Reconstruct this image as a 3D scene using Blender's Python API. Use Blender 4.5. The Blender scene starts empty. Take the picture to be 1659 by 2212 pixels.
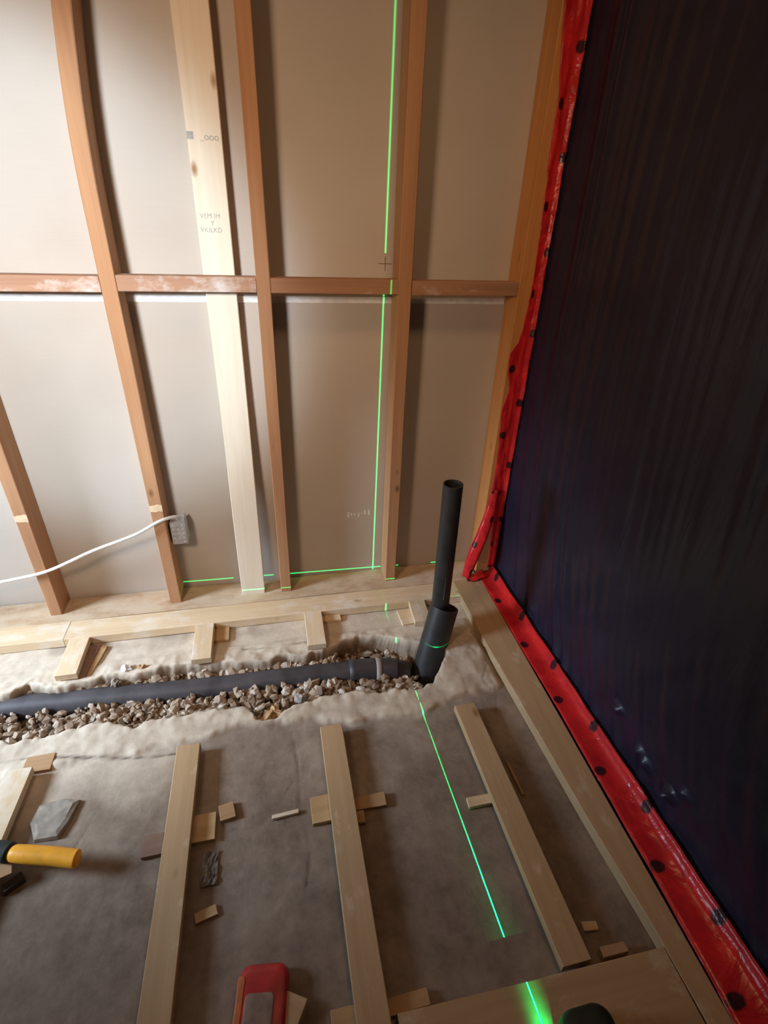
import bpy, bmesh, math, random
import numpy as np
from mathutils import Vector, Matrix, noise

random.seed(7)
sc = bpy.context.scene
col = sc.collection

# ------------------------------------------------------------------ camera
cam_d = bpy.data.cameras.new('camera')
cam = bpy.data.objects.new('camera', cam_d)
col.objects.link(cam)
R_ = Vector((0.97708696, -0.20982801, 0.03568311))
U_ = Vector((0.07467117, 0.49493685, 0.86571458))
F_ = Vector((0.19931206, 0.84321392, -0.49926444))
M = Matrix(((R_.x, U_.x, -F_.x), (R_.y, U_.y, -F_.y), (R_.z, U_.z, -F_.z))).to_4x4()
M.translation = Vector((-0.5427, -1.6918, 1.3003))
cam.matrix_world = M
cam_d.sensor_fit = 'VERTICAL'
cam_d.sensor_height = 36.0
cam_d.lens = 36.0 * 1112.2 / 2212.0
cam_d.clip_start = 0.02
sc.camera = cam

# ------------------------------------------------------------------ world, lamps, exposure
sc.view_settings.view_transform = 'Standard'
sc.view_settings.look = 'None'
sc.view_settings.gamma = 1.0
sc.view_settings.use_curve_mapping = False
sc.view_settings.exposure = 0.0

w = bpy.data.worlds.new('room_air')
sc.world = w
w.use_nodes = True
w.node_tree.nodes['Background'].inputs[0].default_value = (1.0, 0.72, 0.52, 1)
w.node_tree.nodes['Background'].inputs[1].default_value = 0.038


def aim(o, target):
    d = Vector(target) - o.location
    o.rotation_euler = d.to_track_quat('-Z', 'Y').to_euler()


def area(name, loc, target, size, power, color, spread=180, size_y=None):
    l = bpy.data.lights.new(name, 'AREA')
    l.energy = power
    l.color = color
    l.size = size
    if size_y:
        l.shape = 'RECTANGLE'
        l.size_y = size_y
    l.spread = math.radians(spread)
    o = bpy.data.objects.new(name, l)
    col.objects.link(o)
    o.location = loc
    aim(o, target)
    return o


def spot(name, loc, target, power, color, angle, blend, radius):
    l = bpy.data.lights.new(name, 'SPOT')
    l.energy = power
    l.color = color
    l.spot_size = math.radians(angle)
    l.spot_blend = blend
    l.shadow_soft_size = radius
    o = bpy.data.objects.new(name, l)
    col.objects.link(o)
    o.location = loc
    aim(o, target)
    return o


# a work lamp standing left of the camera, a cool beam from its lens, daylight from the left, a warm ceiling bulb
area('work_lamp', (-1.27, -1.40, 1.46), (-0.95, 0.0, 1.02), 0.26, 6.9, (1.0, 0.66, 0.42), 114)
spot('work_lamp_beam', (-1.29, -1.42, 1.42), (-1.15, 0.0, 1.08), 108.0, (0.64, 0.85, 1.0), 55, 0.50, 0.10)
area('daylight_left', (-2.7, -0.70, 1.0), (-1.25, -0.40, 0.1), 0.50, 11.0, (0.68, 0.84, 1.0), 60)
area('ceiling_bulb', (0.0, -0.95, 2.35), (0.0, -0.45, 0.0), 0.25, 2.6, (1.0, 0.56, 0.26), 120)


def laser(name, loc, normal, power, width, target, angle, halo, floor_gain=0.0):
    """a laser level's line lens: all its light leaves in one thin fan"""
    o = spot(name, loc, target, power, (0.0, 1.0, 0.21), angle, 0.35, 0.0)
    l = o.data
    l.use_nodes = True
    nt = l.node_tree
    nt.nodes.clear()
    out = nt.nodes.new('ShaderNodeOutputLight')
    em = nt.nodes.new('ShaderNodeEmission')
    em.inputs[0].default_value = (1, 1, 1, 1)
    geo = nt.nodes.new('ShaderNodeNewGeometry')
    dot = nt.nodes.new('ShaderNodeVectorMath')
    dot.operation = 'DOT_PRODUCT'
    n = Vector(normal).normalized()
    dot.inputs[1].default_value = n
    nt.links.new(geo.outputs['Incoming'], dot.inputs[0])

    def math_(op, p, q):
        n_ = nt.nodes.new('ShaderNodeMath'); n_.operation = op
        for k_, v_ in ((0, p), (1, q)):
            if isinstance(v_, (int, float)): n_.inputs[k_].default_value = v_
            else: nt.links.new(v_, n_.inputs[k_])
        return n_.outputs[0]
    sz_ = nt.nodes.new('ShaderNodeSeparateXYZ')
    nt.links.new(geo.outputs['Incoming'], sz_.inputs[0])
    down = math_('MAXIMUM', math_('MULTIPLY', sz_.outputs[2], LASER_SIGN), 0.0)      # the lens throws more light towards the floor

    def gauss(wd, amp):
        a = nt.nodes.new('ShaderNodeMath'); a.operation = 'DIVIDE'
        nt.links.new(dot.outputs['Value'], a.inputs[0])
        nt.links.new(math_('MULTIPLY', math_('ADD', math_('MULTIPLY', down, floor_gain * 0.5), 1.0), wd), a.inputs[1])
        b = nt.nodes.new('ShaderNodeMath'); b.operation = 'MULTIPLY'
        nt.links.new(a.outputs[0], b.inputs[0]); nt.links.new(a.outputs[0], b.inputs[1])
        c = nt.nodes.new('ShaderNodeMath'); c.operation = 'MULTIPLY'; c.inputs[1].default_value = -1
        nt.links.new(b.outputs[0], c.inputs[0])
        d = nt.nodes.new('ShaderNodeMath'); d.operation = 'EXPONENT'
        nt.links.new(c.outputs[0], d.inputs[0])
        e = nt.nodes.new('ShaderNodeMath'); e.operation = 'MULTIPLY'; e.inputs[1].default_value = amp
        nt.links.new(d.outputs[0], e.inputs[0])
        return e
    s = nt.nodes.new('ShaderNodeMath'); s.operation = 'ADD'
    nt.links.new(gauss(width, 1.0).outputs[0], s.inputs[0])
    nt.links.new(gauss(0.05, halo).outputs[0], s.inputs[1])
    nt.links.new(math_('MULTIPLY', s.outputs[0], math_('ADD', math_('MULTIPLY', down, floor_gain), 1.0)), em.inputs[1])
    nt.links.new(em.outputs[0], out.inputs[0])
    return o


LASER_SIGN = -1.0
laser('laser_vertical_fan', (-0.1413, -1.50, 0.09), (1.0, 0.026, -0.008), 430.0, 0.0012, (-0.17, 0.0, 0.4), 175, 0.0011, 8.0)
laser('laser_level_fan', (-0.145, -1.50, 0.052), (0.023, 0.0087, 1.0), 420.0, 0.0011, (-0.355, 0.0, 0.045), 44, 0.0)


# ------------------------------------------------------------------ helpers
def tag(o, label=None, cat=None, group=None, kind=None):
    if label: o['label'] = label
    if cat: o['category'] = cat
    if group: o['group'] = group
    if kind: o['kind'] = kind
    return o


def link(name, bm, mat, parent=None, smooth=False, matrix=None):
    me = bpy.data.meshes.new(name)
    bm.normal_update()
    bm.to_mesh(me)
    bm.free()
    for m in (mat if isinstance(mat, (list, tuple)) else [mat]):
        me.materials.append(m)
    if smooth:
        for p in me.polygons: p.use_smooth = True
    o = bpy.data.objects.new(name, me)
    col.objects.link(o)
    if parent: o.parent = parent
    if matrix is not None: o.matrix_world = matrix
    return o


def empty(name, loc):
    o = bpy.data.objects.new(name, None)
    col.objects.link(o)
    o.location = loc
    o.empty_display_size = 0.05
    return o


def sm(a, b, x):
    t = np.clip((x - a) / (b - a), 0, 1)
    return t * t * (3 - 2 * t)


# ------------------------------------------------------------------ materials
def nodes_of(name):
    m = bpy.data.materials.new(name)
    m.use_nodes = True
    nt = m.node_tree
    b = nt.nodes['Principled BSDF']
    return m, nt, b


def ramp(nt, src, stops):
    r = nt.nodes.new('ShaderNodeValToRGB')
    el = r.color_ramp.elements
    while len(el) > 1: el.remove(el[-1])
    el[0].position = stops[0][0]; el[0].color = (*stops[0][1], 1)
    for p, c in stops[1:]:
        e = el.new(p); e.color = (*c, 1)
    nt.links.new(src, r.inputs[0])
    return r


def mixc(nt, fac, a, b, mode='MIX'):
    m = nt.nodes.new('ShaderNodeMix')
    m.data_type = 'RGBA'
    m.blend_type = mode
    for s, i in ((fac, 0), (a, 6), (b, 7)):
        if isinstance(s, (int, float)): m.inputs[i].default_value = s
        elif isinstance(s, tuple): m.inputs[i].default_value = (*s, 1)
        else: nt.links.new(s, m.inputs[i])
    return m.outputs[2]


def tex(nt, kind, vec, **kw):
    t = nt.nodes.new(kind)
    for k, v in kw.items():
        if k in t.inputs.keys(): t.inputs[k].default_value = v
        else: setattr(t, k, v)
    if vec is not None: nt.links.new(vec, t.inputs['Vector'])
    return t


def mapped(nt, scale, coord='Object', rnd=True):
    tc = nt.nodes.new('ShaderNodeTexCoord')
    src = tc.outputs[coord]
    if rnd:
        oi = nt.nodes.new('ShaderNodeObjectInfo')
        ml = nt.nodes.new('ShaderNodeVectorMath'); ml.operation = 'MULTIPLY_ADD'
        ml.inputs[1].default_value = (1, 1, 1)
        sc_ = nt.nodes.new('ShaderNodeMath'); sc_.operation = 'MULTIPLY'; sc_.inputs[1].default_value = 37.0
        nt.links.new(oi.outputs['Random'], sc_.inputs[0])
        nt.links.new(src, ml.inputs[0]); nt.links.new(sc_.outputs[0], ml.inputs[2])
        src = ml.outputs[0]
    mp = nt.nodes.new('ShaderNodeMapping')
    mp.inputs['Scale'].default_value = scale
    nt.links.new(src, mp.inputs[0])
    return mp.outputs[0]


def bump(nt, b, src, strength, dist):
    bp = nt.nodes.new('ShaderNodeBump')
    bp.inputs['Strength'].default_value = strength
    bp.inputs['Distance'].default_value = dist
    nt.links.new(src, bp.inputs['Height'])
    nt.links.new(bp.outputs[0], b.inputs['Normal'])


def wood(name, light, dark, knot, dust=None, dust_amt=0.5, rough=0.75):
    m, nt, b = nodes_of(name)
    fine = tex(nt, 'ShaderNodeTexNoise', mapped(nt, (2.5, 90, 90)), Scale=1.0, Detail=5.0, Roughness=0.6)
    wide = tex(nt, 'ShaderNodeTexNoise', mapped(nt, (1.6, 22, 22)), Scale=1.0, Detail=3.0, Distortion=0.6)
    mix = nt.nodes.new('ShaderNodeMath'); mix.operation = 'MULTIPLY_ADD'
    mix.inputs[1].default_value = 0.55
    half = nt.nodes.new('ShaderNodeMath'); half.operation = 'MULTIPLY'; half.inputs[1].default_value = 0.45
    nt.links.new(fine.outputs[0], half.inputs[0])
    nt.links.new(wide.outputs[0], mix.inputs[0]); nt.links.new(half.outputs[0], mix.inputs[2])
    c = ramp(nt, mix.outputs[0], [(0.30, dark), (0.66, light)]).outputs[0]
    vo = tex(nt, 'ShaderNodeTexVoronoi', mapped(nt, (4.5, 9, 9)), Scale=1.0)
    kn = ramp(nt, vo.outputs['Distance'], [(0.03, (1, 1, 1)), (0.10, (0, 0, 0))]).outputs[0]
    c = mixc(nt, kn, c, knot)
    if dust:
        dn = tex(nt, 'ShaderNodeTexNoise', mapped(nt, (9, 16, 16)), Scale=1.0, Detail=6.0, Roughness=0.65)
        df = ramp(nt, dn.outputs[0], [(0.62 - 0.3 * dust_amt, (0, 0, 0)), (0.80 - 0.3 * dust_amt, (1, 1, 1))]).outputs[0]
        c = mixc(nt, df, c, dust)
    nt.links.new(c, b.inputs['Base Color'])
    b.inputs['Roughness'].default_value = rough
    b.inputs['Specular IOR Level'].default_value = 0.25
    bump(nt, b, mix.outputs[0], 0.25, 0.002)
    return m


def plain(name, color, rough=0.6, metal=0.0, spec=0.4, var=0.12, scale=40.0, bmp=0.1, dist=0.001):
    m, nt, b = nodes_of(name)
    n = tex(nt, 'ShaderNodeTexNoise', mapped(nt, (1, 1, 1)), Scale=scale, Detail=5.0)
    lo = tuple(c * (1 - var) for c in color)
    hi = tuple(min(1, c * (1 + var)) for c in color)
    nt.links.new(ramp(nt, n.outputs[0], [(0.3, lo), (0.7, hi)]).outputs[0], b.inputs['Base Color'])
    b.inputs['Roughness'].default_value = rough
    b.inputs['Metallic'].default_value = metal
    b.inputs['Specular IOR Level'].default_value = spec
    if bmp: bump(nt, b, n.outputs[0], bmp, dist)
    return m


M_corner = wood('orange_corner_wood', (0.68, 0.32, 0.11), (0.52, 0.225, 0.07), (0.25, 0.1, 0.04))
M_stud = wood('old_stud_wood', (0.52, 0.29, 0.155), (0.38, 0.195, 0.105), (0.17, 0.075, 0.035))
M_nog = wood('dusty_noggin_wood', (0.50, 0.30, 0.20), (0.36, 0.20, 0.13), (0.2, 0.1, 0.06), (0.66, 0.60, 0.57), 0.55)
M_nogr = wood('rough_noggin_wood', (0.46, 0.26, 0.155), (0.33, 0.17, 0.10), (0.16, 0.075, 0.04), (0.6, 0.5, 0.43), 0.2)
M_plank = wood('fresh_spruce', (0.87, 0.81, 0.70), (0.78, 0.70, 0.56), (0.40, 0.25, 0.13))
M_batten = wood('pine_batten', (0.50, 0.345, 0.20), (0.40, 0.265, 0.145), (0.25, 0.13, 0.06), (0.60, 0.50, 0.38), 0.15)
M_pale = wood('dusty_batten', (0.70, 0.55, 0.37), (0.58, 0.43, 0.27), (0.3, 0.17, 0.08), (0.72, 0.64, 0.54), 0.4)
M_shim = wood('shim_offcut', (0.46, 0.29, 0.16), (0.34, 0.20, 0.10), (0.2, 0.1, 0.05))
M_osb = wood('plywood_offcut', (0.55, 0.38, 0.20), (0.36, 0.22, 0.11), (0.2, 0.11, 0.05))
M_sole = wood('dusty_sole_plate', (0.50, 0.36, 0.24), (0.42, 0.29, 0.18), (0.3, 0.18, 0.1), (0.56, 0.45, 0.33), 0.75, 0.9)
M_dshim = wood('dark_shim', (0.25, 0.16, 0.12), (0.17, 0.105, 0.08), (0.1, 0.06, 0.04))
M_patch = plain('scraped_pale_wood', (0.80, 0.62, 0.42), 0.7)
M_ink = plain('stamp_ink', (0.42, 0.42, 0.41), 0.8, bmp=0)
M_pencil = plain('pencil_line', (0.16, 0.13, 0.11), 0.8, bmp=0)
M_abs = plain('black_abs_pipe', (0.030, 0.030, 0.031), 0.45, spec=0.45, var=0.3, scale=25, bmp=0.08)
M_absd = plain('dusty_black_pipe', (0.055, 0.050, 0.056), 0.5, spec=0.4, var=0.45, scale=14, bmp=0.1)
M_smear = plain('grey_cement_smear', (0.30, 0.27, 0.25), 0.8, var=0.3, scale=50)
M_galv = plain('galvanised_steel', (0.55, 0.58, 0.62), 0.42, 0.35, var=0.2, scale=60)
M_hole = plain('dark_knockout', (0.13, 0.13, 0.14), 0.5, 0.4)
M_knock = plain('bright_knockout', (0.72, 0.74, 0.77), 0.35, 0.4)
M_cable = plain('white_cable_jacket', (0.80, 0.80, 0.80), 0.45, bmp=0)
M_yel = plain('yellow_plastic', (0.88, 0.40, 0.03), 0.45, bmp=0.05)
M_grip = plain('dark_green_rubber', (0.018, 0.028, 0.024), 0.7)
M_redp = plain('red_packet_film', (0.42, 0.025, 0.03), 0.4, var=0.3, scale=25, bmp=0.4, dist=0.004)
M_orange = plain('orange_packet_edge', (0.50, 0.14, 0.045), 0.5)
M_lab = plain('grey_brown_panel', (0.24, 0.17, 0.14), 0.6, var=0.3)
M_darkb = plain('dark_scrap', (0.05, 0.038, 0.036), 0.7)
M_rubber = plain('black_rubber_housing', (0.018, 0.022, 0.021), 0.6, bmp=0.05)
M_white = plain('white_strip', (0.80, 0.82, 0.84), 0.6, bmp=0)
M_film = plain('clear_film_scrap', (0.35, 0.32, 0.30), 0.15, spec=0.8)


def gypsum():
    m, nt, b = nodes_of('gypsum_board_paper')
    n1 = tex(nt, 'ShaderNodeTexNoise', mapped(nt, (1, 1, 1), rnd=False), Scale=1.7, Detail=4.0)
    n2 = tex(nt, 'ShaderNodeTexNoise', mapped(nt, (2, 2, 60), rnd=False), Scale=4.0, Detail=4.0)
    c = ramp(nt, n1.outputs[0], [(0.35, (0.50, 0.455, 0.405)), (0.65, (0.57, 0.53, 0.485))]).outputs[0]
    c = mixc(nt, 0.08, c, ramp(nt, n2.outputs[0], [(0.3, (0.45, 0.41, 0.37)), (0.7, (0.62, 0.58, 0.53))]).outputs[0])
    nt.links.new(c, b.inputs['Base Color'])
    b.inputs['Roughness'].default_value = 0.8
    b.inputs['Specular IOR Level'].default_value = 0.2
    return m


def concrete():
    m, nt, b = nodes_of('site_concrete')
    at = nt.nodes.new('ShaderNodeAttribute'); at.attribute_name = 'mask'
    sep = nt.nodes.new('ShaderNodeSeparateColor')
    nt.links.new(at.outputs['Color'], sep.inputs[0])
    v = mapped(nt, (1, 1, 1), rnd=False)
    big = tex(nt, 'ShaderNodeTexNoise', v, Scale=5.0, Detail=8.0, Roughness=0.62)
    mid = tex(nt, 'ShaderNodeTexNoise', v, Scale=26.0, Detail=6.0, Roughness=0.7)
    base = ramp(nt, big.outputs[0], [(0.32, (0.155, 0.115, 0.088)), (0.5, (0.225, 0.172, 0.134)), (0.70, (0.33, 0.26, 0.205))]).outputs[0]
    base = mixc(nt, 0.35, base, ramp(nt, mid.outputs[0], [(0.35, (0.12, 0.09, 0.07)), (0.68, (0.34, 0.27, 0.22))]).outputs[0])
    mort = ramp(nt, mid.outputs[0], [(0.3, (0.49, 0.41, 0.325)), (0.7, (0.64, 0.56, 0.46))]).outputs[0]
    dirt = ramp(nt, mid.outputs[0], [(0.3, (0.10, 0.068, 0.045)), (0.7, (0.25, 0.17, 0.11))]).outputs[0]
    c = mixc(nt, sep.outputs[0], base, mort)  # mortar tone, also tinting the left slab where light is painted
    c = mixc(nt, sep.outputs[1], c, dirt)
    c = mixc(nt, sep.outputs[2], c, (0.065, 0.05, 0.042))
    nt.links.new(c, b.inputs['Base Color'])
    b.inputs['Roughness'].default_value = 0.9
    b.inputs['Specular IOR Level'].default_value = 0.2
    bump(nt, b, mid.outputs[0], 0.5, 0.004)
    return m


def stone_mat():
    m, nt, b = nodes_of('rubble_stone')
    g = nt.nodes.new('ShaderNodeNewGeometry')
    c = ramp(nt, g.outputs['Random Per Island'], [(0.0, (0.20, 0.135, 0.09)), (0.4, (0.32, 0.225, 0.15)), (0.75, (0.46, 0.36, 0.27)), (1.0, (0.62, 0.55, 0.48))]).outputs[0]
    n = tex(nt, 'ShaderNodeTexNoise', mapped(nt, (1, 1, 1), rnd=False), Scale=90.0, Detail=4.0)
    nt.links.new(mixc(nt, 0.5, c, mixc(nt, n.outputs[0], (0.3, 0.3, 0.3), (1, 1, 1)), 'MULTIPLY'), b.inputs['Base Color'])
    b.inputs['Roughness'].default_value = 0.9
    return m


def sheet_mat():
    m, nt, b = nodes_of('black_polythene')
    v = mapped(nt, (1, 1, 1), rnd=False)
    n = tex(nt, 'ShaderNodeTexNoise', v, Scale=7.0, Detail=5.0, Distortion=0.8)
    f = tex(nt, 'ShaderNodeTexNoise', mapped(nt, (1, 26, 3), rnd=False), Scale=1.6, Detail=5.0, Distortion=0.5)
    nt.links.new(ramp(nt, n.outputs[0], [(0.3, (0.019, 0.016, 0.033)), (0.7, (0.027, 0.023, 0.046))]).outputs[0], b.inputs['Base Color'])
    b.inputs['Roughness'].default_value = 0.30
    b.inputs['Specular IOR Level'].default_value = 0.26
    ad = nt.nodes.new('ShaderNodeMath'); ad.operation = 'MULTIPLY_ADD'; ad.inputs[1].default_value = 2.0
    nt.links.new(n.outputs[0], ad.inputs[0]); nt.links.new(f.outputs[0], ad.inputs[2])
    bump(nt, b, ad.outputs[0], 0.3, 0.006)
    return m


def tape_mat():
    """red sheathing tape, printed with staggered dark roundels (uv in metres along, 0..1 across)"""
    m, nt, b = nodes_of('red_printed_tape')
    uv = nt.nodes.new('ShaderNodeUVMap')
    sp = nt.nodes.new('ShaderNodeSeparateXYZ')
    nt.links.new(uv.outputs[0], sp.inputs[0])

    def math_(op, a, c=None):
        n = nt.nodes.new('ShaderNodeMath'); n.operation = op
        for i, s in ((0, a), (1, c)):
            if s is None: continue
            if isinstance(s, (int, float)): n.inputs[i].default_value = s
            else: nt.links.new(s, n.inputs[i])
        return n.outputs[0]
    P = 0.236

    def row(off, vc):
        u = math_('MODULO', math_('ADD', sp.outputs[0], 10 * P + P / 2 - off), P)
        du = math_('SUBTRACT', u, P / 2)
        dv = math_('MULTIPLY', math_('SUBTRACT', sp.outputs[1], vc), 0.075)
        r = math_('SQRT', math_('ADD', math_('MULTIPLY', du, du), math_('MULTIPLY', dv, dv)))
        return r
    r1 = row(0.0, 0.22)
    r2 = row(P / 2, 0.86)
    r = math_('MINIMUM', r1, r2)
    nz = tex(nt, 'ShaderNodeTexNoise', mapped(nt, (1, 1, 1), rnd=False), Scale=160.0, Detail=3.0)
    r = math_('ADD', r, math_('MULTIPLY', math_('SUBTRACT', nz.outputs[0], 0.5), 0.006))
    f = ramp(nt, r, [(0.0118, (1, 1, 1)), (0.0140, (0, 0, 0))]).outputs[0]
    n = tex(nt, 'ShaderNodeTexNoise', mapped(nt, (1, 1, 1), rnd=False), Scale=16.0, Detail=4.0, Distortion=1.0)
    base = ramp(nt, n.outputs[0], [(0.3, (0.44, 0.014, 0.022)), (0.7, (0.72, 0.026, 0.027))]).outputs[0]
    nt.links.new(mixc(nt, f, base, (0.045, 0.010, 0.016)), b.inputs['Base Color'])
    b.inputs['Roughness'].default_value = 0.27
    b.inputs['Specular IOR Level'].default_value = 0.40
    bump(nt, b, n.outputs[0], 0.45, 0.012)
    return m


M_gyp, M_conc, M_stone, M_sheet, M_tape = gypsum(), concrete(), stone_mat(), sheet_mat(), tape_mat()


# ------------------------------------------------------------------ shape builders
def box_bm(bm, x0, x1, y0, y1, z0, z1, bevel=0.0):
    r = bmesh.ops.create_cube(bm, size=1.0)
    vs = r['verts']
    for v in vs:
        v.co = Vector(((x0 + x1) / 2 + v.co.x * (x1 - x0), (y0 + y1) / 2 + v.co.y * (y1 - y0), (z0 + z1) / 2 + v.co.z * (z1 - z0)))
    if bevel:
        es = list({e for v in vs for e in v.link_edges})
        bmesh.ops.bevel(bm, geom=es, offset=bevel, segments=2, affect='EDGES', profile=0.6)


def tube_bm(bm, pts, radii, seg=24, cap=True):
    pts = [Vector(p) for p in pts]
    if isinstance(radii, (int, float)): radii = [radii] * len(pts)
    rings = []
    up = Vector((0.13, 0.21, 0.97)).normalized()
    prev = None
    for i, p in enumerate(pts):
        t = (pts[min(i + 1, len(pts) - 1)] - pts[max(i - 1, 0)]).normalized()
        if prev is None:
            a = t.cross(up)
            if a.length < 0.2: a = t.cross(Vector((1, 0, 0)))
            a.normalize()
        else:
            a = (prev - t * prev.dot(t)).normalized()
        prev = a
        b = t.cross(a)
        rings.append([bm.verts.new(p + (a * math.cos(k * 2 * math.pi / seg) + b * math.sin(k * 2 * math.pi / seg)) * radii[i]) for k in range(seg)])
    for q, r in zip(rings, rings[1:]):
        for k in range(seg):
            bm.faces.new((q[k], q[(k + 1) % seg], r[(k + 1) % seg], r[k]))
    if cap:
        bm.faces.new(rings[0][::-1]); bm.faces.new(rings[-1])
    return rings


def smooth_path(ctrl, n):
    """Catmull-Rom through the control points"""
    c = [Vector(p) for p in ctrl]
    c = [c[0] * 2 - c[1]] + c + [c[-1] * 2 - c[-2]]
    out = []
    for i in range(1, len(c) - 2):
        p0, p1, p2, p3 = c[i - 1:i + 3]
        for k in range(n):
            t = k / n
            out.append(0.5 * ((2 * p1) + (p2 - p0) * t + (2 * p0 - 5 * p1 + 4 * p2 - p3) * t * t + (3 * p1 - p0 - 3 * p2 + p3) * t ** 3))
    out.append(c[-2])
    return out


def pipe_bm(bm, pts, r_out, r_in, seg=32):
    """open pipe with a real wall"""
    a = tube_bm(bm, pts, r_out, seg, False)
    b = tube_bm(bm, pts, r_in, seg, False)
    for f in bm.faces: f.tag = False
    n = len(a)
    for k in range(seg):
        k2 = (k + 1) % seg
        bm.faces.new((a[-1][k], a[-1][k2], b[-1][k2], b[-1][k]))
        bm.faces.new((a[0][k2], a[0][k], b[0][k], b[0][k2]))
    bmesh.ops.recalc_face_normals(bm, faces=bm.faces[:])


def board(name, a, b, width, thick, mat, label=None, cat=None, group=None, up=(0, 0, 1), bend=None, parent=None, bevel=0.0015, wob=0.0012, seed=0):
    """sawn board from a to b (centre line); local X runs along the grain; width lies across, thick along `up`"""
    a, b = Vector(a), Vector(b)
    X = (b - a); L = X.length; X.normalize()
    Z = Vector(up); Z = (Z - X * Z.dot(X)).normalized()
    Y = Z.cross(X)
    mat4 = Matrix((( X.x, Y.x, Z.x, a.x), (X.y, Y.y, Z.y, a.y), (X.z, Y.z, Z.z, a.z), (0, 0, 0, 1)))
    n = max(2, int(L / 0.06))
    e = bevel
    prof = [(-width / 2 + e, -thick / 2), (width / 2 - e, -thick / 2), (width / 2, -thick / 2 + e), (width / 2, thick / 2 - e),
            (width / 2 - e, thick / 2), (-width / 2 + e, thick / 2), (-width / 2, thick / 2 - e), (-width / 2, -thick / 2 + e)]
    bm = bmesh.new()
    rings = []
    for i in range(n + 1):
        s = i / n * L
        dy, dz = (bend(s) if bend else (0, 0))
        ring = []
        for k, (py, pz) in enumerate(prof):
            nz = noise.noise(Vector((s * 3 + seed * 7.3, k // 2 * 5.1 + seed, 0.3))) * wob
            ring.append(bm.verts.new((s, py + dy + nz * (1 if py > 0 else -1), pz + dz)))
        rings.append(ring)
    m_ = len(prof)
    for q, r in zip(rings, rings[1:]):
        for k in range(m_):
            bm.faces.new((q[k], q[(k + 1) % m_], r[(k + 1) % m_], r[k]))
    bm.faces.new(rings[0][::-1]); bm.faces.new(rings[-1])
    bmesh.ops.recalc_face_normals(bm, faces=bm.faces[:])
    o = link(name, bm, mat, parent, False, mat4)
    tag(o, label, cat, group)
    return o


def block(name, x0, x1, y0, y1, z0, z1, mat, label, cat, group=None, rot=0.0):
    cx, cy = (x0 + x1) / 2, (y0 + y1) / 2
    bm = bmesh.new()
    box_bm(bm, -(x1 - x0) / 2, (x1 - x0) / 2, -(y1 - y0) / 2, (y1 - y0) / 2, 0, z1 - z0, 0.0012)
    for v in bm.verts:
        v.co += Vector((noise.noise(v.co * 31 + Vector((cx * 9, cy * 7, 0))), noise.noise(v.co * 29 + Vector((cy * 9, cx * 7, 3))), 0)) * 0.0025
    o = link(name, bm, mat)
    o.location = (cx, cy, z0)
    o.rotation_euler = (0, 0, rot)
    return tag(o, label, cat, group)


# ------------------------------------------------------------------ setting: floor
X0, X1, Y0, Y1 = -1.75, 0.36, -1.62, 0.0
NX, NY = 400, 310
xs = np.linspace(X0, X1, NX)
ys = np.linspace(Y0, Y1, NY)
gx, gy = np.meshgrid(xs, ys, indexing='ij')


def nz2(f, s, oct_=3):
    out = np.empty_like(gx)
    for i in range(NX):
        for j in range(NY):
            out[i, j] = noise.fractal(Vector((gx[i, j] * f + s, gy[i, j] * f - s, s * 0.37)), 1.0, 2.0, oct_)
    return out


n_lo, n_hi, n_mid = nz2(6, 3.1), nz2(38, 9.7), nz2(16, 21.3)
back_x = [-2, -1.5, -1.40, -1.34, -1.25, -1.15, -1.02, -0.88, -0.70, -0.55, -0.43, -0.36, -0.30, -0.21, -0.14, -0.07, -0.02, 0.5]
back_y = [-.40, -.40, -.42, -.385, -.415, -.396, -.392, -.387, -.409, -.404, -.41, -.372, -.350, -.365, -.41, -.445, -.49, -.60]
frnt_x = [-2, -1.5, -1.34, -1.30, -1.20, -1.11, -1.037, -.994, -.92, -.83, -.726, -.675, -.648, -.592, -.545, -.45, -.36, -.25, -.163, -.10, -.06, -.02, 0.5]
frnt_y = [-.58, -.58, -.586, -.60, -.585, -.572, -.579, -.606, -.585, -.588, -.591, -.595, -.643, -.645, -.615, -.595, -.594, -.606, -.615, -.600, -.555, -.49, -.49]
yb = np.interp(gx, back_x, back_y) + n_mid * 0.014 + n_hi * 0.003
yf = np.interp(gx, frnt_x, frnt_y) + n_mid * 0.010 + n_hi * 0.003
inside = np.minimum(yb - gy, gy - yf)           # > 0 in the trench
cut = sm(-0.002, 0.016, inside)
depth = 0.085 + 0.05 * sm(-0.35, -0.20, gx) + n_mid * 0.012
# mortar spread along both edges of the trench and heaped around the riser
mf_edge = np.interp(gx, [-2, -1.4, -1.1, -.9, -.8, -.7, -.62, -.52, -.45, -.38, -.3, -.22, -.15, -.08, 0, .1, .3],
                    [-.70, -.70, -.69, -.685, -.68, -.645, -.66, -.665, -.685, -.70, -.70, -.715, -.715, -.68, -.66, -.66, -.62])
front = sm(-0.012, 0.012, gy - mf_edge + n_mid * 0.012) * sm(-0.28, -0.50, gy)
backb = sm(-0.26, -0.33, gy + n_mid * 0.03) * sm(-0.6, -0.4, gy)
mound = np.exp(-(((gx + 0.01) / 0.13) ** 2 + ((gy + 0.47) / 0.16) ** 2) ** 2)
right_end = sm(0.125, 0.10, gx)
mort = np.clip(np.maximum(np.maximum(front, backb), mound), 0, 1) * right_end
h = -0.0012 + np.minimum(n_lo * 0.0016 + n_hi * 0.0007, 0.001)
h = h + mort * (0.004 + np.clip(n_mid, -0.5, 1) * 0.004 + front * 0.006) * sm(-0.30, -0.34, gy)
h = h + mound * 0.012 * right_end
h = h + sm(0.05, 0.0, inside * -1) * (1 - cut) * 0.004 * (0.6 + n_hi)
clear_b = sm(-0.700, -0.716, gy)                 # the sleepers lie on clean slab
h = np.where(gy < -0.705, np.minimum(h, 0.0), h)
h = np.where(gy > -0.325, np.minimum(h, 0.0), h)
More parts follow.
